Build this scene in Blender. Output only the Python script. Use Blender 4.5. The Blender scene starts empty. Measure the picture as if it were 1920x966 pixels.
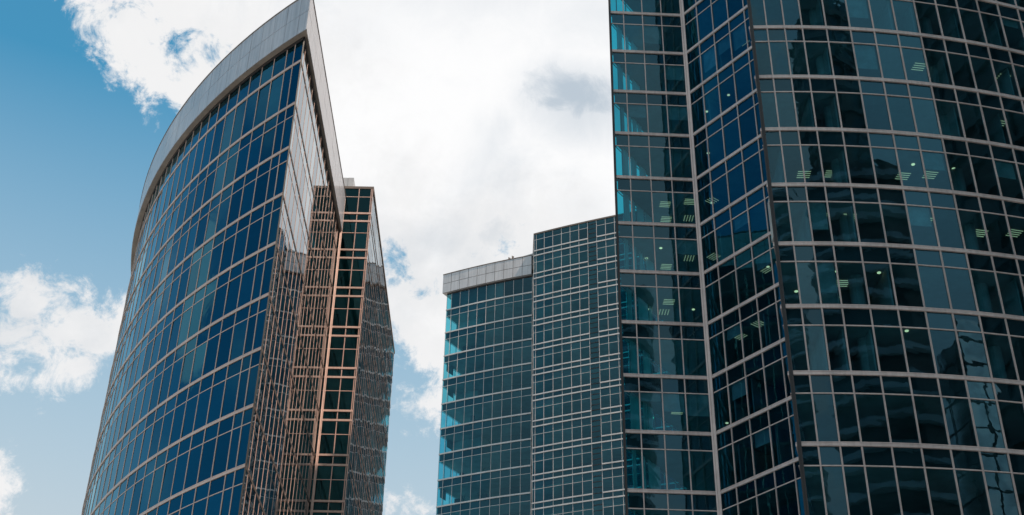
import bpy, math, random
from mathutils import Vector, Matrix
random.seed(7)
R_ = math.radians
# ------------------------------------------------------------------ camera
IW, IH, FPX = 1920.0, 966.0, 2450.0
EYE = 1.6                                   # eye height; all building heights below are above the eye
scene = bpy.context.scene
_up = Vector((70/FPX, 3763/FPX, -1)).normalized()
_fw = Vector((0, 0, -1)); _fw = (_fw - _up*_fw.dot(_up)).normalized()
_rt = _fw.cross(_up)
ROT = Matrix((_rt, _fw, _up))               # camera space -> world space
cam_d = bpy.data.cameras.new('camera'); cam = bpy.data.objects.new('camera', cam_d)
scene.collection.objects.link(cam); scene.camera = cam
cam_d.sensor_width = 36; cam_d.lens = FPX/IW*36
cam_d.clip_start = 0.1; cam_d.clip_end = 6000
cam.matrix_world = Matrix.Translation((0, 0, EYE)) @ ROT.to_4x4()
def azel(px, py):
    d = ROT @ Vector(((px-IW/2)/FPX, (IH/2-py)/FPX, -1)).normalized()
    return math.degrees(math.atan2(d.x, d.y)), math.degrees(math.asin(d.z))
def project(p):
    q = ROT.transposed() @ (Vector(p)-Vector((0, 0, EYE)))
    if q.z > -0.1: return None
    return IW/2+FPX*q.x/-q.z, IH/2-FPX*q.y/-q.z, -q.z
# ------------------------------------------------------------------ sun, sky
SUN_AZ, SUN_EL = 125.0, 56.0
sun_d = bpy.data.lights.new('sun', 'SUN'); sun = bpy.data.objects.new('sun', sun_d)
scene.collection.objects.link(sun)
sun_d.energy = 4.8; sun_d.angle = R_(0.5); sun_d.color = (1.0, 0.80, 0.64)
_s = Vector((math.sin(R_(SUN_AZ))*math.cos(R_(SUN_EL)), math.cos(R_(SUN_AZ))*math.cos(R_(SUN_EL)), math.sin(R_(SUN_EL))))
sun.rotation_euler = _s.to_track_quat('Z', 'Y').to_euler()
sun.location = _s*300
scene.view_settings.view_transform = 'Standard'
try: scene.view_settings.look = 'None'
except Exception: pass
scene.view_settings.exposure = 0.0; scene.view_settings.gamma = 1.0
scene.view_settings.use_curve_mapping = False

class NT:
    """tiny helper for building node trees"""
    def __init__(s, tree): s.t = tree; tree.nodes.clear()
    def n(s, kind, **kw):
        nd = s.t.nodes.new(kind)
        for k, v in kw.items(): setattr(nd, k, v)
        return nd
    def put(s, sock, v):
        if hasattr(v, 'is_output'): s.t.links.new(v, sock)
        elif v is not None: sock.default_value = v
    def math(s, op, a, b=None, c=None, clamp=False):
        nd = s.n('ShaderNodeMath', operation=op); nd.use_clamp = clamp
        for i, v in enumerate((a, b, c)):
            if v is not None: s.put(nd.inputs[i], v)
        return nd.outputs[0]
    def mix(s, f, a, b, kind='MIX'):
        nd = s.n('ShaderNodeMix', data_type='RGBA', blend_type=kind); nd.clamp_factor = True
        s.put(nd.inputs[0], f)
        s.put(nd.inputs[6], a if hasattr(a, 'is_output') else (*a, 1)); s.put(nd.inputs[7], b if hasattr(b, 'is_output') else (*b, 1))
        return nd.outputs[2]
    def ramp(s, v, a, b, lo=0.0, hi=1.0, smooth=True):
        nd = s.n('ShaderNodeMapRange'); nd.interpolation_type = 'SMOOTHSTEP' if smooth else 'LINEAR'
        s.put(nd.inputs[0], v)
        for i, x in enumerate((a, b, lo, hi)): nd.inputs[1+i].default_value = x
        return nd.outputs[0]
    def noise(s, vec, scale, detail=6, rough=0.55, dist=0.0, lac=2.0):
        nd = s.n('ShaderNodeTexNoise'); s.put(nd.inputs['Vector'], vec)
        nd.inputs['Scale'].default_value = scale; nd.inputs['Detail'].default_value = detail
        nd.inputs['Roughness'].default_value = rough; nd.inputs['Distortion'].default_value = dist
        nd.inputs['Lacunarity'].default_value = lac
        return nd

world = bpy.data.worlds.new('World'); scene.world = world; world.use_nodes = True
w = NT(world.node_tree)
geo = w.n('ShaderNodeTexCoord')
nrm = w.n('ShaderNodeVectorMath', operation='NORMALIZE'); w.put(nrm.inputs[0], geo.outputs['Generated'])
D = nrm.outputs[0]
sep = w.n('ShaderNodeSeparateXYZ'); w.put(sep.inputs[0], D)
AZ = w.math('DEGREES', w.math('ARCTAN2', sep.outputs[0], sep.outputs[1]))
EL = w.math('DEGREES', w.math('ARCSINE', sep.outputs[2]))
sky = w.n('ShaderNodeTexSky', sky_type='NISHITA'); sky.sun_disc = False
sky.sun_elevation = R_(SUN_EL); sky.sun_rotation = R_(SUN_AZ)
sky.air_density = 1.0; sky.dust_density = 1.2; sky.ozone_density = 2.0
blue = w.mix(1.0, sky.outputs[0], (0.74, 2.05, 1.95), 'MULTIPLY')
# thin bright haze low in the sky, thicker behind the viewer
haze = w.math('MULTIPLY', w.ramp(EL, 20, 39, 0.97, 0.0, False), w.ramp(AZ, -80, -32, 0.15, 1.0))
blue = w.mix(haze, blue, (5.3, 6.3, 7.0))
aabs = w.math('ABSOLUTE', AZ)
veil = w.math('MULTIPLY', w.ramp(aabs, 95, 135), 0.75)
blue = w.mix(veil, blue, (5.5, 6.2, 6.6))
def ell(px, py, rx, ry, rot=0.0):
    """signed distance-like field (degrees, + inside) of an elliptic patch of sky"""
    a, e = azel(px, py); k = 1/FPX*57.3*0.8
    ce = math.cos(R_(e)); rx = rx*k; ry = ry*k
    dx = w.math('MULTIPLY', w.math('SUBTRACT', AZ, a), ce); dy = w.math('SUBTRACT', EL, e)
    c, s_ = math.cos(R_(rot)), math.sin(R_(rot))
    u = w.math('ADD', w.math('MULTIPLY', dx, c/rx), w.math('MULTIPLY', dy, s_/rx))
    v = w.math('ADD', w.math('MULTIPLY', dx, -s_/ry), w.math('MULTIPLY', dy, c/ry))
    L = w.math('SQRT', w.math('ADD', w.math('MULTIPLY', u, u), w.math('MULTIPLY', v, v)))
    return w.math('MULTIPLY', w.math('SUBTRACT', 1.0, L), min(rx, ry))
def half(p, q):
    """signed distance (degrees) to the line p-q, + on the upper right side"""
    a0, e0 = azel(*p); a1, e1 = azel(*q); ce = math.cos(R_((e0+e1)/2))
    dx, dy = (a1-a0)*ce, e1-e0; l = math.hypot(dx, dy); nx, ny = -dy/l, dx/l
    return w.math('ADD', w.math('MULTIPLY', w.math('SUBTRACT', AZ, a0), nx*ce), w.math('MULTIPLY', w.math('SUBTRACT', EL, e0), ny))
mx = lambda a, b: w.math('MAXIMUM', a, b)
mn = lambda a, b: w.math('MINIMUM', a, b)
main = half((175, 20), (800, 665))
main = mn(main, w.math('SUBTRACT', 62.0, AZ))
main = mn(main, w.math('SUBTRACT', 62.0, EL))
F = main
for e in ((285, 100, 75, 110, 30), (225, 40, 60, 60, 0)):
    F = mx(F, ell(*e))
for e in ((180, 634, 118, 44, 8), (115, 585, 40, 30, 0), (135, 682, 40, 38, 0), (70, 648, 45, 18, 0), (255, 630, 75, 52, 0), (25, 712, 45, 12, 10), (-5, 920, 34, 42, 0),
          (795, 600, 60, 62, 0), (800, 775, 30, 14, 30), (770, 768, 12, 10, 0), (800, 960, 26, 14, 0), (60, 560, 40, 40, 0)):
    F = mx(F, ell(*e))
# holes
for e in ((375, 95, 40, 18, 10), (322, 92, 18, 14, 0), (225, 8, 26, 10, 0), (748, 505, 20, 34, 0), (800, 548, 16, 9, 0), (945, 468, 20, 12, 0), (345, 125, 12, 16, 0)):
    h = ell(*e); F = mn(F, w.math('ADD', 0.15, w.math('MULTIPLY', h, -0.9)))
def ell_dir(a, e, rx, ry):
    dx = w.math('MULTIPLY', w.math('SUBTRACT', AZ, a), math.cos(R_(e))/rx); dy = w.math('MULTIPLY', w.math('SUBTRACT', EL, e), 1/ry)
    return w.math('MULTIPLY', w.math('SUBTRACT', 1.0, w.math('SQRT', w.math('ADD', w.math('MULTIPLY', dx, dx), w.math('MULTIPLY', dy, dy)))), min(rx, ry))
wisp = None
for e in ((-70, 36, 3.2, 4.0), (-69.5, 31.5, 2.4, 2.4), (-35, 31, 3.0, 2.6), (-53, 31, 2.6, 2.2), (-64, 22.5, 3.2, 2.4), (-79, 40, 4.5, 2.4), (-34, 21.5, 2.2, 3.2), (-84, 27, 4, 1.6), (-47, 37, 3, 1.6), (-96, 33, 8, 3)):
    f_ = ell_dir(*e); wisp = f_ if wisp is None else mx(wisp, f_)
# scattered clouds over the unseen rest of the sky
n_far = w.noise(D, 2.6, 4, 0.5, 0.3)
far = w.math('MULTIPLY', w.math('SUBTRACT', n_far.outputs[0], 0.60), 40.0)
far = mn(far, w.math('SUBTRACT', aabs, 42.0))
F = mx(F, far)
n1 = w.noise(D, 9.0, 12, 0.62, 0.35); n2 = w.noise(D, 34.0, 10, 0.68, 0.5)
n3 = w.noise(D, 110.0, 8, 0.7, 0.3)
amp = w.ramp(AZ, -17, -7, 0.42, 1.0)
pert = w.math('ADD', w.math('MULTIPLY', w.math('MULTIPLY', w.math('SUBTRACT', n1.outputs[0], 0.5), 5.5), amp), w.math('MULTIPLY', w.math('SUBTRACT', n2.outputs[0], 0.5), 4.2))
pert = w.math('ADD', pert, w.math('MULTIPLY', w.math('SUBTRACT', n3.outputs[0], 0.5), 1.3))
Fp = w.math('ADD', F, pert)
dens = w.ramp(w.math('ADD', Fp, 0.25), -0.45, 0.55)
# shading inside the cloud
n4 = w.noise(D, 5.0, 7, 0.55, 0.6); n5 = w.noise(D, 14.0, 9, 0.6, 0.4)
dk = w.ramp(w.math('ADD', w.math('MULTIPLY', n4.outputs[0], 0.6), w.math('MULTIPLY', n5.outputs[0], 0.4)), 0.46, 0.72, 0.0, 0.30)
def patch(px, py, rx, ry, rot, amt, soft=1.2, rag=3.0):
    f = w.math('ADD', ell(px, py, rx, ry, rot), w.math('MULTIPLY', w.math('SUBTRACT', n2.outputs[0], 0.5), rag))
    return w.ramp(f, -soft, soft, 0.0, amt)
for args in ((1090, 195, 130, 85, -14, 0.36, 1.2, 1.6), (1085, 180, 105, 50, -14, 0.66, 0.7, 1.8), (1045, 190, 48, 30, 0, 0.62, 0.4, 1.6), (1110, 215, 70, 60, 0, 0.22), (870, -30, 330, 60, 0, 0.24, 2.4), (1100, 385, 60, 45, 0, 0.10),
             (930, 430, 30, 20, 30, 0.25, 0.8, 4.0), (1130, 20, 120, 60, 0, 0.22, 2.0), (740, 470, 60, 30, 0, 0.12), (680, 40, 80, 60, 0, 0.10, 2.0)):
    dk = mx(dk, patch(*args))
bright = w.math('SUBTRACT', 1.0, dk)
ccol = w.mix(dk, (9.9, 9.9, 9.95), (2.6, 3.8, 5.0))
edge = w.ramp(Fp, 0.4, 4.0, 0.90, 1.0)
ccol = w.mix(1.0, ccol, w.mix(edge, (0, 0, 0), (1, 1, 1)), 'MULTIPLY')
# clouds behind the viewer are duller
ccol = w.mix(w.math('MULTIPLY', w.ramp(aabs, 80, 120), 0.62), ccol, (5.2, 5.5, 5.7))
wd = w.ramp(w.math('ADD', wisp, w.math('MULTIPLY', pert, 0.55)), -0.8, 2.2, 0.0, 0.62)
col = w.mix(dens, w.mix(wd, blue, (8.2, 8.6, 8.9)), ccol)
bg = w.n('ShaderNodeBackground'); w.put(bg.inputs[0], col); bg.inputs[1].default_value = 0.10
out = w.n('ShaderNodeOutputWorld'); w.t.links.new(bg.outputs[0], out.inputs[0])

# ------------------------------------------------------------------ helpers
def obj(name, verts, faces, mat, parent=None, attr=None, mats=None, mi=None):
    me = bpy.data.meshes.new(name); me.from_pydata([tuple(v) for v in verts], [], faces); me.update()
    for m in (mats or [mat]): me.materials.append(m)
    if mi:
        for p, k in zip(me.polygons, mi): p.material_index = k
    if attr is not None:
        a = me.attributes.new('var', 'FLOAT', 'FACE'); a.data.foreach_set('value', attr)
    o = bpy.data.objects.new(name, me); scene.collection.objects.link(o)
    if parent: o.parent = parent
    return o
class MB:
    def __init__(s): s.v = []; s.f = []
    def quad(s, *p):
        k = len(s.v); s.v += [tuple(x) for x in p]; s.f.append(tuple(range(k, k+len(p))))
    def box(s, x0, x1, y0, y1, z0, z1):
        s.prism([(x0, y0), (x1, y0), (x1, y1), (x0, y1)], z0, z1)
    def prism(s, poly, z0, z1):
        n = len(poly); k = len(s.v)
        s.v += [(x, y, z0) for x, y in poly]+[(x, y, z1) for x, y in poly]
        s.f.append(tuple(k+i for i in range(n-1, -1, -1))); s.f.append(tuple(k+n+i for i in range(n)))
        for i in range(n):
            j = (i+1) % n; s.f.append((k+i, k+j, k+n+j, k+n+i))
    def sweep(s, path, prof, closed_ends=True):
        """path: list of (x,y,nx,ny) with outward mitred normals; prof: closed list of (out, z)"""
        k = len(s.v); m = len(prof)
        for x, y, nx, ny in path:
            for o_, z in prof: s.v.append((x+nx*o_, y+ny*o_, z))
        for i in range(len(path)-1):
            for j in range(m):
                j2 = (j+1) % m
                s.f.append((k+i*m+j, k+i*m+j2, k+(i+1)*m+j2, k+(i+1)*m+j))
        if closed_ends:
            s.f.append(tuple(k+j for j in range(m))); s.f.append(tuple(k+(len(path)-1)*m+j for j in range(m-1, -1, -1)))
    def build(s, name, mat, parent=None): return obj(name, s.v, s.f, mat, parent)
def mitre(pts, side):
    """outward unit normals at polyline vertices (side=+1: outward is to the right of travel)"""
    n = len(pts); ns = []
    for i in range(n-1):
        dx, dy = pts[i+1][0]-pts[i][0], pts[i+1][1]-pts[i][1]; l = math.hypot(dx, dy); ns.append((dy/l*side, -dx/l*side))
    outp = []
    for i in range(n):
        a = ns[max(i-1, 0)]; b = ns[min(i, n-2)]; mx_, my_ = a[0]+b[0], a[1]+b[1]; l = math.hypot(mx_, my_)
        mx_, my_ = mx_/l, my_/l; c = max(0.3, mx_*a[0]+my_*a[1]); outp.append((pts[i][0], pts[i][1], mx_/c, my_/c))
    return outp
def root(name, loc, label, cat, group=None):
    e = bpy.data.objects.new(name, None); scene.collection.objects.link(e)
    e['label'] = label; e['category'] = cat; e.location = (0, 0, 0)
    if group: e['group'] = group
    return e

# ------------------------------------------------------------------ materials
def new_mat(name):
    m = bpy.data.materials.new(name); m.use_nodes = True; return m, NT(m.node_tree)
def plain(name, col, rough=0.6, metal=0.0, var=0.12, scale=0.8, bump=0.0, streak=0.0, spec=0.5, coat=0.0):
    m, t = new_mat(name)
    b = t.n('ShaderNodeBsdfPrincipled'); o = t.n('ShaderNodeOutputMaterial'); t.t.links.new(b.outputs[0], o.inputs[0])
    g = t.n('ShaderNodeTexCoord').outputs['Object']
    n = t.noise(g, scale, 8, 0.6).outputs[0]
    f = t.ramp(n, 0.3, 0.7, 1-var, 1+var)
    if streak:
        mp = t.n('ShaderNodeMapping'); t.put(mp.inputs[0], g); mp.inputs['Scale'].default_value = (3.0, 3.0, 0.12)
        s_ = t.noise(mp.outputs[0], 1.6, 6, 0.6).outputs[0]
        f = t.math('MULTIPLY', f, t.ramp(s_, 0.35, 0.75, 1+streak*0.3, 1-streak))
    cc = t.n('ShaderNodeCombineColor')
    for i in range(3): t.put(cc.inputs[i], t.math('MULTIPLY', f, col[i]))
    t.put(b.inputs['Base Color'], cc.outputs[0])
    t.put(b.inputs['Roughness'], t.ramp(n, 0.2, 0.8, rough*0.85, min(1, rough*1.15)))
    b.inputs['Metallic'].default_value = metal; b.inputs['Specular IOR Level'].default_value = spec
    b.inputs['Coat Weight'].default_value = coat; b.inputs['Coat Roughness'].default_value = 0.12
    if bump:
        bp = t.n('ShaderNodeBump'); bp.inputs['Strength'].default_value = bump; t.put(bp.inputs['Height'], n); t.put(b.inputs['Normal'], bp.outputs[0])
    return m
def glass(name, refl, refl_graze, trans, base=0.06, wave=0.010, wscale=0.5, dirt=0.0):
    """coated architectural glass: tinted mirror + tinted transmission"""
    m, t = new_mat(name); o = t.n('ShaderNodeOutputMaterial')
    g = t.n('ShaderNodeTexCoord').outputs['Object']
    at = t.n('ShaderNodeAttribute', attribute_name='var'); av = at.outputs['Fac']
    n = t.noise(g, wscale, 3, 0.5, 0.6); n_b = t.noise(g, wscale*0.23, 2, 0.5, 0.0)
    hgt = t.math('ADD', t.math('MULTIPLY', n.outputs[0], wave), t.math('MULTIPLY', n_b.outputs[0], wave*2.5))
    bp = t.n('ShaderNodeBump'); bp.inputs['Strength'].default_value = 1.0; bp.inputs['Distance'].default_value = 1.0
    t.put(bp.inputs['Height'], hgt)
    ge = t.n('ShaderNodeNewGeometry'); dt = t.n('ShaderNodeVectorMath', operation='DOT_PRODUCT')
    t.put(dt.inputs[0], ge.outputs['Incoming']); t.put(dt.inputs[1], ge.outputs['Normal'])
    gr = t.math('SUBTRACT', 1.0, t.math('ABSOLUTE', dt.outputs['Value']), clamp=True)
    fr = t.math('POWER', gr, 3.6)                     # two coated surfaces: rises earlier than bare glass
    fac = t.math('ADD', t.math('MULTIPLY', fr, 1-base), base, clamp=True)
    gz = t.ramp(fr, 0.10, 0.50)
    rc = t.mix(gz, refl, refl_graze)
    rc = t.mix(1.0, rc, t.mix(av, (0.74, 0.74, 0.76), (1.0, 1.0, 1.0)), 'MULTIPLY')
    gl = t.n('ShaderNodeBsdfGlossy'); gl.inputs['Roughness'].default_value = 0.0; t.put(gl.inputs['Color'], rc); t.put(gl.inputs['Normal'], bp.outputs[0])
    tr = t.n('ShaderNodeBsdfTransparent'); t.put(tr.inputs[0], t.mix(av, tuple(c*0.82 for c in trans), trans))
    mxs = t.n('ShaderNodeMixShader'); t.put(mxs.inputs[0], fac); t.t.links.new(tr.outputs[0], mxs.inputs[1]); t.t.links.new(gl.outputs[0], mxs.inputs[2])
    t.t.links.new(mxs.outputs[0], o.inputs[0])
    return m
def emis(name, col, k):
    m, t = new_mat(name); e = t.n('ShaderNodeEmission'); e.inputs[0].default_value = (*col, 1); e.inputs[1].default_value = k
    o = t.n('ShaderNodeOutputMaterial'); t.t.links.new(e.outputs[0], o.inputs[0]); return m
M = dict(
    alu_warm=plain('aluminium_warm', (0.62, 0.44, 0.375), 0.45, 0.1, 0.10, 0.6, streak=0.10),
    alu_warm_lit=plain('aluminium_warm_lit', (0.70, 0.47, 0.395), 0.45, 0.1, 0.10, 0.6, streak=0.10),  # warm bounced light tinted into the frame colour of the court faces
    alu_grey=plain('aluminium_grey', (0.58, 0.48, 0.455), 0.45, 0.1, 0.12, 0.6, streak=0.15),
    alu_pale=plain('aluminium_pale', (0.66, 0.62, 0.61), 0.45, 0.1, 0.08, 0.6, streak=0.10),
    panel=plain('metal_panel', (0.46, 0.455, 0.49), 0.5, 0.05, 0.07, 0.35, streak=0.20, coat=0.4),
    panel_pale=plain('metal_panel_pale', (0.60, 0.58, 0.60), 0.5, 0.05, 0.06, 0.35, streak=0.18),
    joint=plain('joint', (0.05, 0.045, 0.045), 0.8),
    alu_shaded=plain('aluminium_shaded', (0.10, 0.075, 0.065), 0.5, 0.1, 0.2, 0.6),  # recess shade put into the colour of the side and flank bands
    soffit=plain('soffit', (0.30, 0.26, 0.23), 0.7, 0, 0.2, 0.5),
    dark=plain('dark_metal', (0.025, 0.02, 0.02), 0.5),
    coping=plain('coping', (0.17, 0.13, 0.11), 0.6),
    ceil=plain('ceiling', (0.42, 0.42, 0.40), 0.8, 0, 0.25, 0.35),
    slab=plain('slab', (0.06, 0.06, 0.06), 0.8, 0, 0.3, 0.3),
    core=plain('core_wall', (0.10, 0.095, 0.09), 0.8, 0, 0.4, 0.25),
    blind=plain('blind', (0.50, 0.50, 0.46), 0.8, 0, 0.2, 1.2),
    plant=plain('plant', (0.03, 0.06, 0.02), 0.7),
    roof=plain('roof_felt', (0.12, 0.12, 0.12), 0.9, 0, 0.2, 0.4),
    unit=plain('roof_unit', (0.50, 0.49, 0.50), 0.5, 0.2, 0.06, 0.5, streak=0.1),
    glassA=glass('glass_blue', (0.08, 0.42, 0.64), (0.48, 0.85, 1.0), (0.03, 0.20, 0.30), 0.15, 0.004, 0.35),
    glassAs=glass('glass_mirror', (0.25, 0.60, 0.72), (0.90, 0.97, 1.0), (0.03, 0.20, 0.30), 0.12, 0.003, 0.6),
    glassW=glass('glass_green', (0.20, 0.50, 0.52), (0.72, 0.80, 0.84), (0.06, 0.38, 0.44), 0.08, 0.004, 0.5),
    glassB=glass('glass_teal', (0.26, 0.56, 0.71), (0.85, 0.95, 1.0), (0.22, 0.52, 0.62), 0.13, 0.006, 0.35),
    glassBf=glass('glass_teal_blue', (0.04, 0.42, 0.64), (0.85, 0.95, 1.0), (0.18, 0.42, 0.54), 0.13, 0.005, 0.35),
    glassC=glass('glass_teal_far', (0.19, 0.47, 0.62), (0.85, 0.95, 1.0), (0.22, 0.70, 0.80), 0.14, 0.003, 0.5),
    glassK=glass('glass_corner', (0.10, 0.60, 0.75), (0.85, 0.95, 1.0), (0.08, 0.84, 0.95), 0.04, 0.003, 0.5),
    glassKC=glass('glass_corner_pale', (0.20, 0.65, 0.78), (0.85, 0.95, 1.0), (0.60, 0.95, 1.0), 0.04, 0.003, 0.5),
    lamp=emis('office_lamp', (1.0, 0.78, 0.42), 0.8),
    lamp_warm=emis('office_downlight', (1.0, 0.74, 0.38), 2.0),
)
_m, _t = new_mat('curtain_cloth'); _d = _t.n('ShaderNodeBsdfDiffuse'); _d.inputs[0].default_value = (0.75, 0.75, 0.72, 1)
_l = _t.n('ShaderNodeBsdfTranslucent'); _l.inputs[0].default_value = (0.95, 0.95, 0.92, 1); _x = _t.n('ShaderNodeMixShader'); _x.inputs[0].default_value = 0.8
_o = _t.n('ShaderNodeOutputMaterial'); _t.t.links.new(_d.outputs[0], _x.inputs[1]); _t.t.links.new(_l.outputs[0], _x.inputs[2]); _t.t.links.new(_x.outputs[0], _o.inputs[0])
M['curtain'] = _m
# ------------------------------------------------------------------ curtain wall
PROF_MULL = [(-0.5, -0.06), (-0.5, 1.0), (-0.16, 1.0), (-0.16, 0.72), (0.16, 0.72), (0.16, 1.0), (0.5, 1.0), (0.5, -0.06)]
def mullion(parent, mat, x, y, nx, ny, z0, z1, width=0.085, depth=0.11, name='mullion'):
    l = math.hypot(nx, ny); nx, ny = nx/l, ny/l; tx, ty = -ny, nx
    poly = [(x+tx*a*width+nx*b*depth, y+ty*a*width+ny*b*depth) for a, b in PROF_MULL]
    m = MB(); m.prism(poly, z0, z1); return m.build(name, mat, parent)
def band(parent, mat, path, ztop, zbot, depth=0.15, groove=True, name='floor_band'):
    m = MB(); H_ = ztop-zbot
    if groove:
        m.sweep(path, [(-0.02, ztop), (depth*0.85, ztop), (depth*0.85, ztop-H_*0.24), (depth*0.35, ztop-H_*0.24), (depth*0.35, ztop-H_*0.34),
                       (depth, ztop-H_*0.34), (depth, zbot), (-0.02, zbot)])
    else:
        m.sweep(path, [(-0.02, ztop), (depth, ztop), (depth, zbot), (-0.02, zbot)])
    return m.build(name, mat, parent)
class Building:
    def __init__(s, rt): s.rt = rt; s.cells = []; s.gm = None
    def wall(s, pts, side, z0, z1, levels, mat, gmat, mw=0.085, md=0.11, tilt=0.0035, mull=True, skip=(), bd=0.10, hm=None):
        """levels: list of (ztop, height, kind) kind band/thin; z0,z1 world heights"""
        path = mitre(pts, side)
        lv = sorted([l for l in levels if z0+0.05 < l[0] < z1], key=lambda l: l[0])
        hm = hm or mat
        for (zt, hh, kind) in lv:
            if kind == 'band': band(s.rt, hm, path, zt, zt-hh, bd)
            elif kind == 'band_small': band(s.rt, hm, path, zt, zt-hh, bd*0.9, False)
            elif kind == 'thin': band(s.rt, hm, path, zt, zt-hh, md*0.7, False, 'transom')
        if mull:
            for i, (x, y, nx, ny) in enumerate(path):
                if i in skip: continue
                mullion(s.rt, mat, x, y, nx, ny, z0, z1, mw, md)
        zs = [z0]+[z for l in lv for z in (l[0]-l[1], l[0])]+[z1]
        for i in range(len(path)-1):
            a, b = path[i], path[i+1]; nx, ny = a[2]+b[2], a[3]+b[3]; l = math.hypot(nx, ny); nx, ny = nx/l, ny/l
            for j in range(0, len(zs)-1, 2):
                za, zb = zs[j], zs[j+1]
                if zb-za < 0.15: continue
                t1 = random.gauss(0, tilt)*(b[0]-a[0]); tz = random.gauss(0, tilt)*(zb-za); tw = random.gauss(0, tilt)*1.4
                c = []
                for (px, py, z, d_) in ((a[0], a[1], za, -tw-tz), (b[0], b[1], za, tw-tz), (b[0], b[1], zb, tw+tz), (a[0], a[1], zb, -tw+tz)):
                    c.append((px+nx*(d_*0.5), py+ny*(d_*0.5), z))
                if side < 0: c = c[::-1]
                s.cells.append((c, random.random(), gmat, nx, ny))
    def finish_glass(s, limit=100):
        seen = []; rest = []
        for k, (c, v, g, nx, ny) in enumerate(s.cells):
            pr = [project(p) for p in c]; cx = sum(p[0] for p in c)/4; cy = sum(p[1] for p in c)/4
            ok = all(pr) and (-cx*nx-cy*ny) > 0
            area = 0
            if ok:
                xs = [min(max(p[0], 0), IW) for p in pr]; ys = [min(max(p[1], 0), IH) for p in pr]
                area = abs(sum(xs[i]*ys[(i+1) % 4]-xs[(i+1) % 4]*ys[i] for i in range(4)))/2
            (seen if area > 5 else rest).append((area, k))
        seen.sort(reverse=True); rest += seen[limit:]
        for _, k in seen[:limit]:
            c, v, g, nx, ny = s.cells[k]; obj('window_pane', c, [(0, 1, 2, 3)], g, s.rt, [v])
        groups = {}
        for _, k in rest: groups.setdefault(s.cells[k][2].name, []).append(k)
        for gname, ks in groups.items():
            vs = []; fs = []; at = []
            for k in ks:
                n = len(vs); vs += s.cells[k][0]; fs.append((n, n+1, n+2, n+3)); at.append(s.cells[k][1])
            o = obj('window_pane', vs, fs, bpy.data.materials[gname], s.rt, at); o['kind'] = 'stuff'
def inset(poly, d):
    """shrink a polygon listed clockwise or counter-clockwise by d"""
    area = sum(poly[i][0]*poly[(i+1) % len(poly)][1]-poly[(i+1) % len(poly)][0]*poly[i][1] for i in range(len(poly)))
    sg = 1 if area > 0 else -1; n = len(poly); outp = []
    for i in range(n):
        p0, p1, p2 = poly[i-1], poly[i], poly[(i+1) % n]
        a = Vector((p1[0]-p0[0], p1[1]-p0[1])).normalized(); b = Vector((p2[0]-p1[0], p2[1]-p1[1])).normalized()
        na = Vector((-a.y, a.x))*sg; nb = Vector((-b.y, b.x))*sg; m = (na+nb)
        if m.length < 1e-3: m = na
        m.normalize(); c = max(0.35, m.dot(na)); outp.append((p1[0]+m.x*d/c, p1[1]+m.y*d/c))
    return outp
def floors(rt, poly, zs, drop=1.12, gap=0.06, name='floor_slab'):
    """one slab per storey: ceiling face below, floor face above"""
    pi = inset(poly, gap)
    for z in zs:
        m = MB(); m.prism(pi, z-drop, z-0.06)
        mi = [0]+[1]*(len(m.f)-1)
        obj(name, m.v, m.f, None, rt, mats=[M['ceil'], M['slab']], mi=mi)
def arc(cx, cy, r, start, gaps, sgn=1):
    """points along a circle starting at angle start (rad), arc-length gaps"""
    a = start; p = [(cx+r*math.cos(a), cy+r*math.sin(a))]
    for g in gaps: a += sgn*g/r; p.append((cx+r*math.cos(a), cy+r*math.sin(a)))
    return p
def lin(p, q, fr):
    L = math.hypot(q[0]-p[0], q[1]-p[1])
    return [(p[0]+(q[0]-p[0])*d/L, p[1]+(q[1]-p[1])*d/L) for d in fr]
E0 = EYE
# levels on the common 3.9 m grid
def grid(base, dz, kind, hh, lo, hi):
    k = math.floor((lo-base)/3.9)-1; outp = []
    while base+3.9*k < hi:
        z = base+3.9*k+dz
        if z > lo: outp.append((z+E0, hh, kind))
        k += 1
    return outp


# ================================================================== LEFT TOWER (blue, pointed prow)
TA = root('office_tower', (0, 0, 0), 'blue glass office tower with a sharp prow and grey parapet', 'building')
A = Building(TA)
CA = (22.44, 115.55); RA = 58.72
prow = (-15.3, CA[1]-math.sqrt(RA**2-(15.3+CA[0])**2))
a_prow = math.atan2(prow[1]-CA[1], prow[0]-CA[0])
arcA = arc(*CA, RA, a_prow, [0.86, 0.88]+[1.45]*35, -1)
levA = grid(62.4, 0.05, 'band', 0.22, 0, 64)+grid(62.4, -1.15, 'thin', 0.055, 0, 61.5)
A.wall(arcA, -1, E0-2, 64.55+E0, levA, M['alu_warm'], M['glassA'], 0.07, 0.035, 0.007, skip=(0,), bd=0.06)
sideA = [prow]+[p for p in [(-15.3, prow[1]+1.0+1.45*i) for i in range(18)] if p[1] < 95.0]+[(-15.3, 95.6)]
A.wall(sideA, 1, E0-2, 64.55+E0, levA, M['alu_warm_lit'], M['glassAs'], 0.06, 0.018, 0.0008, skip=(0, len(sideA)-1), bd=0.03, hm=M['alu_shaded'])
mullion(TA, M['dark'], prow[0], prow[1]+0.03, 0.5, -0.85, E0-2, 64.5+E0, 0.09, 0.07, 'corner_post')
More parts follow.
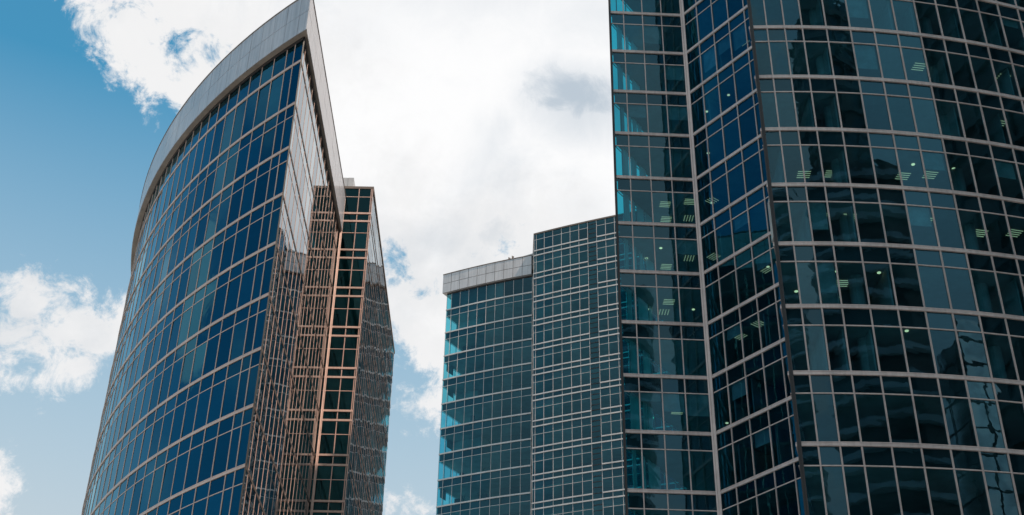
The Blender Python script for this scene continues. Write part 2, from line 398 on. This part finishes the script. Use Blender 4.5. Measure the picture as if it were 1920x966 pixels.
# rear wing: face towards the viewer and the grazing flank
TOPW = 69.55
backA = [(-15.3, 95.6), (-13.87, 95.6), (-12.78, 95.6), (-12.65, 95.6)]
levW = grid(58.80, 0.08, 'band_small', 0.17, 0, 67)+grid(57.95, 0.08, 'band_small', 0.17, 0, 67)+grid(56.7, 0.03, 'thin', 0.055, 0, 68.6)
A.wall(backA, 1, E0-2, TOPW+E0-0.25, levW, M['alu_warm_lit'], M['glassW'], 0.07, 0.06, 0.003, skip=(0,), bd=0.10)
mullion(TA, M['alu_warm_lit'], -15.14, 95.5, 0.35, -0.94, E0-2, 68.0+E0, 0.20, 0.10, 'corner_post')
flank = [(-12.65, 95.6)]+[(-12.66-0.003*i, 95.6+1.0+1.45*i) for i in range(21)]+[(-12.75, 126.3)]
A.wall(flank, 1, E0-2, TOPW+E0-0.25, levW, M['alu_warm'], M['glassW'], 0.032, 0.006, 0.0035, skip=(0,), bd=0.025, hm=M['alu_shaded'])
footA = [prow, (-15.3, 95.6), (-12.65, 95.6), (-12.75, 126.3), (-30, 126.3)]+arcA[::-1][:-1]
sword = [prow, (-15.3, 95.6), (-15.35, 115.8)]+arcA[::-1][:-1]
wing = [(-15.3, 95.6), (-12.65, 95.6), (-12.75, 126.3), (-22.0, 126.3), (-22.0, 95.6)]
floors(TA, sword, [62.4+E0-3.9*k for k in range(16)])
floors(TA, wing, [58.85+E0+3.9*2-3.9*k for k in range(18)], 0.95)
m = MB(); m.prism(inset(sword, 7.0), E0-2, 64.4+E0) if False else None
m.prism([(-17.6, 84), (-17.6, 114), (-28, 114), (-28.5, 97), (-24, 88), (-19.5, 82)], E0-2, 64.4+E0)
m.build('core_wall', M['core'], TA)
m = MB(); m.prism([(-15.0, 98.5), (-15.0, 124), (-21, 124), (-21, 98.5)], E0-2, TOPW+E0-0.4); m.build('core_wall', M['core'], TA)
# parapet of the pointed wing: two rows of sheet panels over a dark backing
H0, H1 = 64.6, 68.32
RP = 59.22; xs = -15.02
tip = (xs, CA[1]-math.sqrt(RP**2-(CA[0]-xs)**2))
ap = math.atan2(tip[1]-CA[1], tip[0]-CA[0])
arcP = arc(*CA, RP, ap, [1.02]+[1.4575]*36, -1)
sideP = [tip]+[p for p in [(xs, tip[1]+1.45*i) for i in range(1, 19)] if p[1] < 95.0]+[(xs, 95.57)]
def cladding(rt, pts, side, z0, rows, hh, mat, joint=0.035, thick=0.05):
    path = mitre(pts, side); m = MB()
    for i in range(len(path)-1):
        a, b = path[i], path[i+1]; L = math.hypot(b[0]-a[0], b[1]-a[1]); tx, ty = (b[0]-a[0])/L, (b[1]-a[1])/L
        nx, ny = a[2]+b[2], a[3]+b[3]; l = math.hypot(nx, ny); nx, ny = nx/l, ny/l
        for r in range(rows):
            za, zb = z0+r*hh+joint/2, z0+(r+1)*hh-joint/2; j = joint/2; o0 = 0.0; w_ = random.gauss(0, 0.003)
            p = (a[0]+tx*j, a[1]+ty*j); q = (b[0]-tx*j, b[1]-ty*j)
            poly = [p, q, (q[0]-nx*thick, q[1]-ny*thick), (p[0]-nx*thick, p[1]-ny*thick)]
            poly = [(x+nx*w_, y+ny*w_) for x, y in poly]; m.prism(poly, za, zb)
    return m.build('cladding_panels', mat, rt)
par = MB()
full = arcP[::-1]+sideP[1:]
inner = arc(*CA, RA-0.9, ap+0.004, [1.43]*36, -1)[::-1]+[(xs-1.2, tip[1]+2.6), (xs-1.2, 95.57)]
fp = mitre(full, 1)
outer_in = [(x-nx*0.045, y-ny*0.045) for x, y, nx, ny in fp]
k = len(outer_in); poly = outer_in+[(xs-1.1, 95.57), (xs-1.1, tip[1]+2.7)]+arc(*CA, RA-0.7, a_prow-0.035, [1.43]*35, -1)
v = [(x, y, H0+E0) for x, y in poly]+[(x, y, H1+E0-0.04) for x, y in poly]; n = len(poly)
f = [tuple(range(n-1, -1, -1)), tuple(range(n, 2*n))]+[(i, (i+1) % n, n+(i+1) % n, n+i) for i in range(n)]
pr = obj('parapet', v, f, None, TA, mats=[M['joint'], M['soffit'], M['roof']], mi=[1, 2]+[0]*n)
c1 = cladding(TA, arcP, -1, H0+E0-0.01, 2, 1.86, M['panel']); c1.parent = pr
c2 = cladding(TA, sideP, 1, H0+E0-0.01, 2, 1.86, M['panel']); c2.parent = pr
cp = MB(); cp.sweep(fp, [(-0.4, H1+E0-0.03), (0.04, H1+E0-0.03), (0.04, H1+E0+0.06), (-0.4, H1+E0+0.06)]); o = cp.build('coping', M['coping'], TA); o.parent = pr
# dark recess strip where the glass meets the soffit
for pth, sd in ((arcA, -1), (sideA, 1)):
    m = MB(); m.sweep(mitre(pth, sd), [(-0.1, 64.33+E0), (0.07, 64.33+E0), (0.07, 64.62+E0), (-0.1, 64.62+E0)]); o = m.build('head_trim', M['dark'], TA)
m = MB(); m.prism(inset(sword, 0.4), 64.65+E0, 64.9+E0); m.build('roof_deck', M['roof'], TA)
m = MB(); m.prism(inset(wing, 0.3), TOPW+E0-0.35, TOPW+E0-0.1); m.build('roof_deck', M['roof'], TA)
m = MB(); m.sweep(mitre([(-15.3, 95.6), (-12.65, 95.6), (-12.75, 126.3)], 1), [(-0.4, TOPW+E0-0.25), (0.07, TOPW+E0-0.25), (0.07, TOPW+E0+0.0), (-0.4, TOPW+E0+0.0)]); m.build('coping', M['coping'], TA)
m = MB(); m.box(-18.5, -15.47, 98.6, 102, TOPW+E0-0.2, 72.75+E0); m.box(-15.45, -14.93, 98.58, 102, TOPW+E0-0.2, 72.75+E0)
m.box(-14.9, -14.78, 98.9, 101.5, TOPW+E0-0.2, 72.0+E0); m.build('rooftop_unit', M['unit'], TA)
A.finish_glass()

# ================================================================== MIDDLE TOWER
TC = root('office_tower', (0, 0, 0), 'teal glass office block between the two towers, grey parapet on its lower wing', 'building')
C = Building(TC)
CC = (37.45, 257.14); RC = 100.94
aC = math.atan2(167.79-CC[1], -9.65-CC[0])
arcC = arc(*CC, RC, aC, [0.80]+[1.45]*8+[1.47], 1)
levC = grid(99.7, 0.05, 'band_small', 0.20, 40, 101)+grid(99.7, -1.15, 'thin', 0.055, 40, 101)
C.wall(arcC, 1, 40+E0, 102.35+E0, levC, M['alu_pale'], M['glassC'], 0.052, 0.04, 0.003)
leftC = [(-9.65, 167.79)]+[(-9.65+0.80*i, 167.79+1.21*i) for i in range(1, 13)]
C.wall(leftC, -1, 40+E0, 102.35+E0, levC, M['alu_pale'], M['glassKC'], 0.075, 0.05, 0.003, skip=(0,))
C2c = (72.98, 299.76); R2 = 157.4
a2 = math.atan2(158.55-C2c[1], 3.12-C2c[0])
arcC2 = arc(*C2c, R2, a2, [0.36, 1.27]+[1.35]*26, 1)
levC2 = grid(103.63, 0.06, 'band_small', 0.17, 40, 105)+grid(102.43, 0.03, 'thin', 0.055, 40, 107)
up = grid(104.47, 0.06, 'band_small', 0.17, 40, 105)
th = grid(102.43, 0.03, 'thin', 0.055, 40, 107)
lo = grid(103.63, 0.06, 'band_small', 0.17, 40, 105)
TOP2 = 107.5
LV = 7                                       # louvred column between mullions 7 and 8
for seg, lv, sk in ((arcC2[:LV+1], lo+up+th, ()), (arcC2[LV:LV+2], lo, (0, 1)), (arcC2[LV+1:], lo+up+th, ())):
    C.wall(seg, 1, 40+E0, TOP2+E0-0.2, lv, M['alu_pale'], M['glassC'], 0.052, 0.04, 0.003, skip=sk)
a_, b_ = arcC2[LV], arcC2[LV+1]
pth = mitre([(a_[0]+(b_[0]-a_[0])*0.06, a_[1]+(b_[1]-a_[1])*0.06), (a_[0]+(b_[0]-a_[0])*0.94, a_[1]+(b_[1]-a_[1])*0.94)], 1)
z = 103.63+3.9
while z > 60:
    for q in (0.78, 1.56, 2.34, 3.12):
        zz = z-q
        if zz+0.2 < TOP2-0.3:
            m = MB(); m.sweep(pth, [(0.0, zz+E0), (0.05, zz+E0), (0.05, zz+E0+0.09), (0.0, zz+E0+0.09)]); m.build('louvre_bar', M['dark'], TC)
    z -= 3.9
endA, endB = arcC[-1], arcC2[0]
C.wall([endB, (endB[0]-0.05, endA[1]+0.05)], -1, 40+E0, TOP2+E0-0.2, lo+up+th, M['alu_pale'], M['glassC'], 0.07, 0.04, 0.003, skip=(0, 1))
wingC = arcC+[(4, 166), (4, 184)]+leftC[::-1][:-1]
floors(TC, [p for p in wingC], [99.7+E0-3.9*k for k in range(13)])
wing2 = arcC2+[(45, 190), (3.15, 190)]
floors(TC, wing2, [103.63+E0-3.9*k for k in range(14)], 0.9)
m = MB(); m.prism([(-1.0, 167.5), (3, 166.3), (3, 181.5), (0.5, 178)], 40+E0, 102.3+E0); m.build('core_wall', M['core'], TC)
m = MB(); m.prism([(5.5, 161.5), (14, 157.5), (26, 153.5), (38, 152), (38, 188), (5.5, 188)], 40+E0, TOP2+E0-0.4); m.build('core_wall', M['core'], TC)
rc = random.Random(5)
for k in range(0, 11):
    zb = 99.7+E0-3.9*k-0.06; zt = zb+2.85
    def at(u, v): return (-9.65+0.9149*u+0.551*v, 167.79-0.4037*u+0.834*v)     # u along the front, v along the flank
    if k == 0:
        m = MB(); m.prism([at(0.5, 0.35), at(9, 0.35), at(9, 0.5), at(0.5, 0.5)], zb, zt); m.build('partition_wall', M['core'], TC); continue
    for j in range(rc.randint(2, 5)):
        u, v = rc.uniform(1.3, 6.5), rc.uniform(1.0, 3.5); a = rc.uniform(0.3, 0.8); h_ = rc.choice((0.75, 1.1, 1.5, 2.0))
        m = MB(); m.prism([at(u, v), at(u+a, v), at(u+a, v+0.35), at(u, v+0.35)], zb, zb+h_); m.build('cabinet', M['core'], TC)  # loose cabinets standing in the corner rooms
    if rc.random() < 0.5:
        v = rc.uniform(1.8, 5.0); m = MB(); m.prism([at(0.25, v), at(rc.uniform(1.5, 5), v), at(rc.uniform(1.5, 5), v+0.1), at(0.25, v+0.1)], zb, zt); m.build('partition_wall', M['ceil'], TC)
    if rc.random() < 0.6:
        m = MB(); v0 = rc.uniform(0.1, 1.5); v1 = v0+rc.uniform(0.7, 2.5); m.prism([at(0.14, v0), at(0.16, v0), at(0.16, v1), at(0.14, v1)], zt-rc.uniform(0.5, 1.6), zt); m.build('roller_blind', M['blind'], TC)
    for j in range(3):
        if rc.random() < 0.35:                                     # potted palm
            u, v = rc.uniform(2.5, 7.5), 0.7; x, y = at(u, v); m = MB(); m.prism([(x+0.15*math.cos(t*1.05), y+0.15*math.sin(t*1.05)) for t in range(6)], zb, zb+0.35)
            for t in range(14):
                an = rc.uniform(0, 6.28); r_ = rc.uniform(0.25, 0.5); z1 = zb+rc.uniform(0.9, 1.7)
                m.quad((x-0.02, y, zb+0.35), (x+0.02, y, zb+0.35), (x+r_*math.cos(an)+0.03, y+r_*math.sin(an), z1), (x+r_*math.cos(an)-0.03, y+r_*math.sin(an), z1))
            o = m.build('potted_plant', M['plant']); o['label'] = 'spiky potted palm standing behind the glass of the middle office block'; o['category'] = 'plant'; o['group'] = 'potted palms behind the office glass'
# parapet of the left wing
HC0, HC1 = 102.55, 105.8
outC = [(x-0.32*0.40*0, y) for x, y in arcC]
pc = mitre(arcC, 1); outC = [(x+nx*0.42, y+ny*0.42) for x, y, nx, ny in pc]
d0 = (outC[0][0]-outC[1][0], outC[0][1]-outC[1][1]); l0 = math.hypot(*d0)
outC[0] = (outC[1][0]+d0[0]/l0*1.45, outC[1][1]+d0[1]/l0*1.45)
sideC = [outC[0]]+[(outC[0][0]+0.80*i, outC[0][1]+1.21*i) for i in range(1, 13)]
inn = [(x-nx*0.4, y-ny*0.4) for x, y, nx, ny in pc]
pin = [(x-nx*0.045, y-ny*0.045) for x, y, nx, ny in mitre(outC, 1)]
poly = [(sideC[-1][0]+0.045, sideC[-1][1])]+[(pin[0][0]+0.045, pin[0][1]+0.02)]+pin[1:]+[(inn[-1][0], inn[-1][1])]+inn[::-1][1:-1]+[(inn[0][0]+0.8, inn[0][1]+0.6), (sideC[-1][0]+1.3, sideC[-1][1])]
n = len(poly); v = [(x, y, HC0+E0) for x, y in poly]+[(x, y, HC1+E0-0.04) for x, y in poly]
f = [tuple(range(n-1, -1, -1)), tuple(range(n, 2*n))]+[(i, (i+1) % n, n+(i+1) % n, n+i) for i in range(n)]
pr = obj('parapet', v, f, None, TC, mats=[M['joint'], M['unit'], M['roof']], mi=[1, 2]+[0]*n)
hC = (HC1-HC0)/2
c1 = cladding(TC, outC, 1, HC0+E0-0.01, 2, hC, M['panel_pale'], 0.07); c1.parent = pr
c2 = cladding(TC, sideC, -1, HC0+E0-0.01, 2, hC, M['panel_pale'], 0.07); c2.parent = pr
m = MB(); m.sweep(mitre(outC, 1), [(-0.4, HC1+E0-0.03), (0.05, HC1+E0-0.03), (0.05, HC1+E0+0.09), (-0.4, HC1+E0+0.09)]); o = m.build('coping', M['coping'], TC); o.parent = pr
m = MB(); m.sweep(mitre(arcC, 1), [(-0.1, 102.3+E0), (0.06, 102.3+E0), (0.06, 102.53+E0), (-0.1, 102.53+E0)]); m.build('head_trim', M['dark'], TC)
m = MB(); m.prism(inset(wingC, 0.3), 102.6+E0, 102.8+E0); m.build('roof_deck', M['roof'], TC)
m = MB(); m.prism(inset(wing2, 0.3), TOP2+E0-0.4, TOP2+E0-0.15); m.build('roof_deck', M['roof'], TC)
m = MB(); m.sweep(mitre([(arcC2[0][0]-0.03, 190)]+arcC2, 1), [(-0.4, TOP2+E0-0.2), (0.09, TOP2+E0-0.2), (0.09, TOP2+E0+0.03), (-0.4, TOP2+E0+0.03)]); m.build('coping', M['coping'], TC)
# upper roof wall behind the parapets
rw = [(-0.85, 167.85), (0.38, 167.1), (1.61, 166.3), (3.12, 165.4)]
m = MB(); m.sweep(mitre(rw, 1), [(-0.3, 102.8+E0), (0, 102.8+E0), (0, 108.5+E0), (-0.3, 108.5+E0)]); m.build('roof_wall', M['unit'], TC)
r2 = [(x-nx*2.2, y-ny*2.2) for x, y, nx, ny in mitre(arcC2[5:16], 1)]
m = MB(); m.sweep(mitre(r2, 1), [(-0.3, TOP2+E0-0.2), (0, TOP2+E0-0.2), (0, TOP2+E0+1.6), (-0.3, TOP2+E0+1.6)]); m.build('roof_wall', M['unit'], TC)
for (px, dz) in ((-0.42, 0.0), (0.10, 0.1)):
    m = MB(); yb = 166.9-0.55*(px+0.42)
    m.box(px-0.04, px+0.04, yb-0.04, yb+0.04, HC1+E0-0.6, 108.45+E0+dz); m.box(px-0.14, px+0.02, yb-0.1, yb+0.1, 108.1+E0+dz, 108.62+E0+dz)
    m.box(px+0.04, px+0.20, yb-0.07, yb+0.07, 108.35+E0+dz, 108.55+E0+dz)
    m.build('roof_floodlight', M['coping'], TC)
C.finish_glass()

# ================================================================== RIGHT TOWER
TB = root('office_tower', (0, 0, 0), 'dark teal glass tower filling the right side, with folded and bowed faces', 'building')
B = Building(TB)
TOPB = 88.0
levB = grid(70.24, 0.05, 'band', 0.23, -2, 86)+grid(70.24, -1.17, 'thin', 0.06, -2, 88)
fL = lin((7.15, 73.30), (12.70, 73.50), [0, 1.0, 2.44, 3.90])+[(12.70, 73.50)]
B.wall(fL, 1, E0-2, TOPB+E0, levB, M['alu_grey'], M['glassB'], 0.066, 0.07, 0.003, skip=(0, 4))
fF = lin((12.70, 73.50), (17.05, 67.62), [0, 1.50, 3.02, 4.54, 6.06])+[(17.05, 67.62)]
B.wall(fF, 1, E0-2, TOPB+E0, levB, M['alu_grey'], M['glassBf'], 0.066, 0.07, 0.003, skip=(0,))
mullion(TB, M['alu_grey'], 12.70, 73.42, -0.45, -0.9, E0-2, TOPB+E0, 0.30, 0.16, 'corner_post')
mullion(TB, M['dark'], 7.12, 73.32, -0.2, -0.98, E0-2, TOPB+E0, 0.16, 0.13, 'corner_post')
fS = lin((17.05, 67.62), (14.05, 58.05), [0, 1.4, 2.85, 4.3, 5.75, 7.2, 8.65])+[(14.05, 58.05)]
B.wall(fS, 1, E0-2, TOPB+E0, levB, M['alu_grey'], M['glassB'], 0.095, 0.10, 0.003, skip=(0, 7))
CB = (17.5, 106.95); RB = 48.98
aB = math.atan2(58.05-CB[1], 14.05-CB[0])
fC = arc(*CB, RB, aB, [0.98, 1.05, 1.05]+[1.45]*26, 1)
B.wall(fC, 1, E0-2, TOPB+E0, levB, M['alu_grey'], M['glassB'], 0.07, 0.08, 0.0034, skip=(0,))
mullion(TB, M['dark'], 14.12, 58.05, -0.15, -0.98, E0-2, TOPB+E0, 0.20, 0.12, 'corner_post')
fW = lin((7.15, 73.30), (20.4, 91.65), [0, 1.0]+[1.0+1.45*i for i in range(1, 13)])
B.wall(fW, -1, E0-2, TOPB+E0, levB, M['alu_grey'], M['glassK'], 0.09, 0.04, 0.003, skip=(0,))
footB = fL[:-1]+fF[:-1]+fS[:-1]+fC+[(56, 90), (44, 106), (30, 106)]+fW[::-1][:-1]
floors(TB, footB, [70.24+E0+3.9*k for k in range(-18, 5)], 1.12, 0.06)
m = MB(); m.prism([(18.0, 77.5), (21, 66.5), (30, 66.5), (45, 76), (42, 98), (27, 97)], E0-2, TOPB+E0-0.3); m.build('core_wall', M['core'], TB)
m = MB(); m.prism(inset(footB, 0.2), TOPB+E0, TOPB+E0+0.4); m.build('roof_deck', M['roof'], TB)
# inner partitions, columns and drawn blinds
rr = random.Random(11)
for k in range(-9, 1):
    zb = 70.24+E0+3.9*(k-1)-0.05; zt = 70.24+E0+3.9*k-1.13
    for path, sd in ((fL, 1), (fF, 1), (fC[:18], 1)):
        mp_ = mitre(path, sd)
        for i in range(1, len(mp_)-1):
            if rr.random() < 0.22 and path is not fL:
                x, y, nx, ny = mp_[i]; L = rr.uniform(3.5, 6.0)
                m = MB(); tx, ty = -ny, nx
                m.prism([(x-nx*0.45+tx*0.05, y-ny*0.45+ty*0.05), (x-nx*0.45-tx*0.05, y-ny*0.45-ty*0.05), (x-nx*L-tx*0.05, y-ny*L-ty*0.05), (x-nx*L+tx*0.05, y-ny*L+ty*0.05)], zb, zt)
                m.build('partition_wall', M['ceil'], TB)
            if rr.random() < 0.20:
                a, b = mp_[i], mp_[i+1]; hh = rr.uniform(0.5, 1.9); m = MB()
                m.sweep([(a[0]*0.94+b[0]*0.06, a[1]*0.94+b[1]*0.06, a[2], a[3]), (a[0]*0.06+b[0]*0.94, a[1]*0.06+b[1]*0.94, b[2], b[3])],
                        [(-0.20, zt), (-0.18, zt), (-0.18, zt-hh), (-0.20, zt-hh)]); m.build('roller_blind', M['blind'], TB)
    for i in (4, 9, 14, 19):
        x, y, nx, ny = mitre(fC, 1)[i]; m = MB(); cx, cy = x-nx*1.6, y-ny*1.6
        m.prism([(cx+0.38*math.cos(t*math.pi/8), cy+0.38*math.sin(t*math.pi/8)) for t in range(16)], zb, zt); m.build('column', M['ceil'], TB)
    # pleated curtains hung along the flank window of the corner bay
    v_ = rr.uniform(0.25, 0.6)
    while v_ < 3.6:
        v2 = v_+rr.uniform(0.35, 1.5); pts = []; q = v_; sgn = 1
        while q < v2: pts.append((q, 0.26+0.05*sgn)); q += 0.09; sgn = -sgn
        m = MB(); zl = zb+(0.0 if rr.random() < 0.8 else rr.uniform(0.4, 1.2))
        W = [(7.15+0.585*a+0.811*b, 73.3+0.811*a-0.585*b) for a, b in pts]
        for a, b in zip(W[:-1], W[1:]): m.quad((a[0], a[1], zl), (b[0], b[1], zl), (b[0], b[1], zt), (a[0], a[1], zt))
        if m.f: m.build('curtain', M['curtain'], TB)
        v_ = v2+rr.uniform(0.1, 0.6)
# ceiling lamps: a louvred fitting is four bright strips, a downlight is a small disc
def strip_lamp(x, y, z, ang, wide=0.74, on=4):
    e = MB(); c, s_ = math.cos(ang), math.sin(ang)
    for q in range(on):
        o_ = (q-1.5)*wide/4*1.05; hl = wide/2; hw = 0.013
        P = [(-hl, o_-hw), (hl, o_-hw), (hl, o_+hw), (-hl, o_+hw)]
        e.prism([(x+c*a-s_*b, y+s_*a+c*b) for a, b in P], z-0.03, z)
    o = e.build('ceiling_light', M['lamp'], TB)
    f_ = MB(); P = [(-wide*.56, -wide*.56), (wide*.56, -wide*.56), (wide*.56, wide*.56), (-wide*.56, wide*.56)]
    return o
def down_lamp(x, y, z, r=0.10):
    m = MB(); m.prism([(x+r*math.cos(t*math.pi/6), y+r*math.sin(t*math.pi/6)) for t in range(12)], z-0.03, z); return m.build('ceiling_light', M['lamp_warm'], TB)
def ceiling_hit(px, py):
    """the point of the first office ceiling that the eye sees through the facade at this spot of the photograph"""
    d = ROT @ Vector(((px-IW/2)/FPX, (IH/2-py)/FPX, -1)); az = d.x/d.y; tanel = d.z/math.hypot(d.x, d.y)
    best = None
    for path in (fL, fF, fC):
        for i in range(len(path)-1):
            (x0, y0), (x1, y1) = path[i], path[i+1]
            den = (x1-x0)-az*(y1-y0)
            if abs(den) < 1e-9: continue
            t = (az*y0-x0)/den
            if 0 <= t <= 1:
                x, y = x0+(x1-x0)*t, y0+(y1-y0)*t; dd = math.hypot(x, y)
                if best is None or dd < best[0]: best = (dd, x, y, math.atan2(y1-y0, x1-x0))
    dd, x, y, ang = best; h = dd*tanel
    k = math.ceil((h-70.24+1.12)/3.9-1e-6); zc = 70.24+3.9*k-1.12      # ceiling above this height
    d2 = zc/tanel
    if d2-dd > 7.5 or d2-dd < 0.15: return None
    return x*d2/dd, y*d2/dd, zc+E0, ang
strips = [(1723,125),(1880,146),(1393,78),(1873,232),(1507,327),(1559,326),(1693,330),(1744,328),(1538,406),(1592,407),(1735,414),(1837,437),(1902,437),
          (1247,383),(1249,411),(1293,378),(1291,409),(1335,376),(1365,462),(1338,481),(1292,484),(1249,500),(1436,505),(1254,566),(1245,585),(1422,607),(1387,630),(1456,625),
          (1578,531),(1560,562),(1270,772)]
downs = [(1366,178),(1325,209),(1328,287),(1335,380),(1239,465),(1275,467),(1212,484),(1218,580),(1300,580),(1788,316),(1712,308),(1886,331),(1648,511),(1564,509),(1493,546),(1254,748),(1225,783),(1363,793),(1462,842),(1440,500),(1700,620)]
for (px, py) in strips:
    r_ = ceiling_hit(px, py)
    if r_: strip_lamp(r_[0], r_[1], r_[2]-0.005, r_[3]+(0.0 if rr.random() < 0.8 else 1.57))
for (px, py) in downs:
    r_ = ceiling_hit(px, py)
    if r_: down_lamp(r_[0], r_[1], r_[2]-0.005)
B.finish_glass()
for (x, y) in ((11.96, 155.9), (8.9, 157.2)): pass

# ================================================================== TOWERS BEHIND THE VIEWER (mirrored in the glass)
def plain_tower(name, label, poly, h, wallm, bandm, step=3.9, bw=0.9, ribs=0.0, out=0.5):
    t = root(name, (0, 0, 0), label, 'building')
    m = MB(); m.prism(poly, -1, h); m.build('wall', wallm, t)
    m = MB(); z = 4.0
    pth = mitre(poly+[poly[0]], 1)
    while z < h:
        m.sweep(pth, [(-0.1, z), (out, z), (out, z+bw), (-0.1, z+bw)]); z += step
    m.build('balcony_band', bandm, t)
    if ribs:
        m = MB()
        for i in range(len(poly)):
            p, q = poly[i], poly[(i+1) % len(poly)]; L = math.hypot(q[0]-p[0], q[1]-p[1]); nn = max(1, int(L/ribs)); dx, dy = (q[0]-p[0])/L, (q[1]-p[1])/L
            for k in range(nn):
                x, y = p[0]+dx*L*(k+0.5)/nn, p[1]+dy*L*(k+0.5)/nn
                m.prism([(x+dy*0.1-dx*.12, y-dx*0.1-dy*.12), (x+dy*0.1+dx*.12, y-dx*0.1+dy*.12), (x+dy*out*.8+dx*.12, y-dx*out*.8+dy*.12), (x+dy*out*.8-dx*.12, y-dx*out*.8-dy*.12)], 0, h)
        m.build('facade_rib', bandm, t)
    return t
W1 = plain('tower_dark', (0.03, 0.04, 0.045), 0.15, 0.0, 0.2, 0.2); W2 = plain('tower_band', (0.42, 0.52, 0.58), 0.5, 0.0, 0.3, 0.2)
W3 = plain('tower_rib', (0.07, 0.085, 0.09), 0.5); W4 = plain('tower_light', (0.80, 0.95, 1.0), 0.12, 1.0, 0.35, 0.35)
def ccw(cx, cy, rx, ry, n=20, rot=0.0): return [(cx+rx*math.cos(2*math.pi*i/n)*math.cos(rot)-ry*math.sin(2*math.pi*i/n)*math.sin(rot), cy+rx*math.cos(2*math.pi*i/n)*math.sin(rot)+ry*math.sin(2*math.pi*i/n)*math.cos(rot)) for i in range(n)]
plain_tower('residential_tower', 'slender dark round tower behind the viewer, mirrored in the bowed glass front', ccw(54, -46, 12, 10), 152, W1, W3, ribs=2.2)
plain_tower('residential_tower', 'dark slab tower added to shade the bowed glass front, mirrored at its right edge', [(58, 18), (76, 18), (76, 52), (58, 52)], 152, W1, W3, ribs=3.0, bw=0.5)  # unseen slab, placed and sized to keep the sun off the bowed front
plain_tower('residential_tower', 'lower dark tower with pale rounded balcony bands, mirrored low in the bowed front', ccw(50, -22, 17, 8, 24, 0.2), 104, W1, W2, bw=0.8, out=0.9)
plain_tower('residential_tower', 'pale glass tower behind the viewer, mirrored as a bright strip in the bowed front', [(77, -34), (92, -34), (92, -21), (77, -21)], 89, W4, W3, ribs=3.7, bw=0.25, out=0.15)
plain_tower('residential_tower', 'narrow dark tower behind the viewer, mirrored in the folded left face', ccw(33, -78, 5.5, 8), 138, W1, W2, bw=0.7, out=0.8)
# ================================================================== ground
gm = plain('ground_paving', (0.34, 0.33, 0.31), 0.85, 0, 0.25, 0.15)
m = MB(); m.quad((-2500, -2500, 0), (2500, -2500, 0), (2500, 2500, 0), (-2500, 2500, 0)); g = m.build('ground', gm); g['kind'] = 'structure'
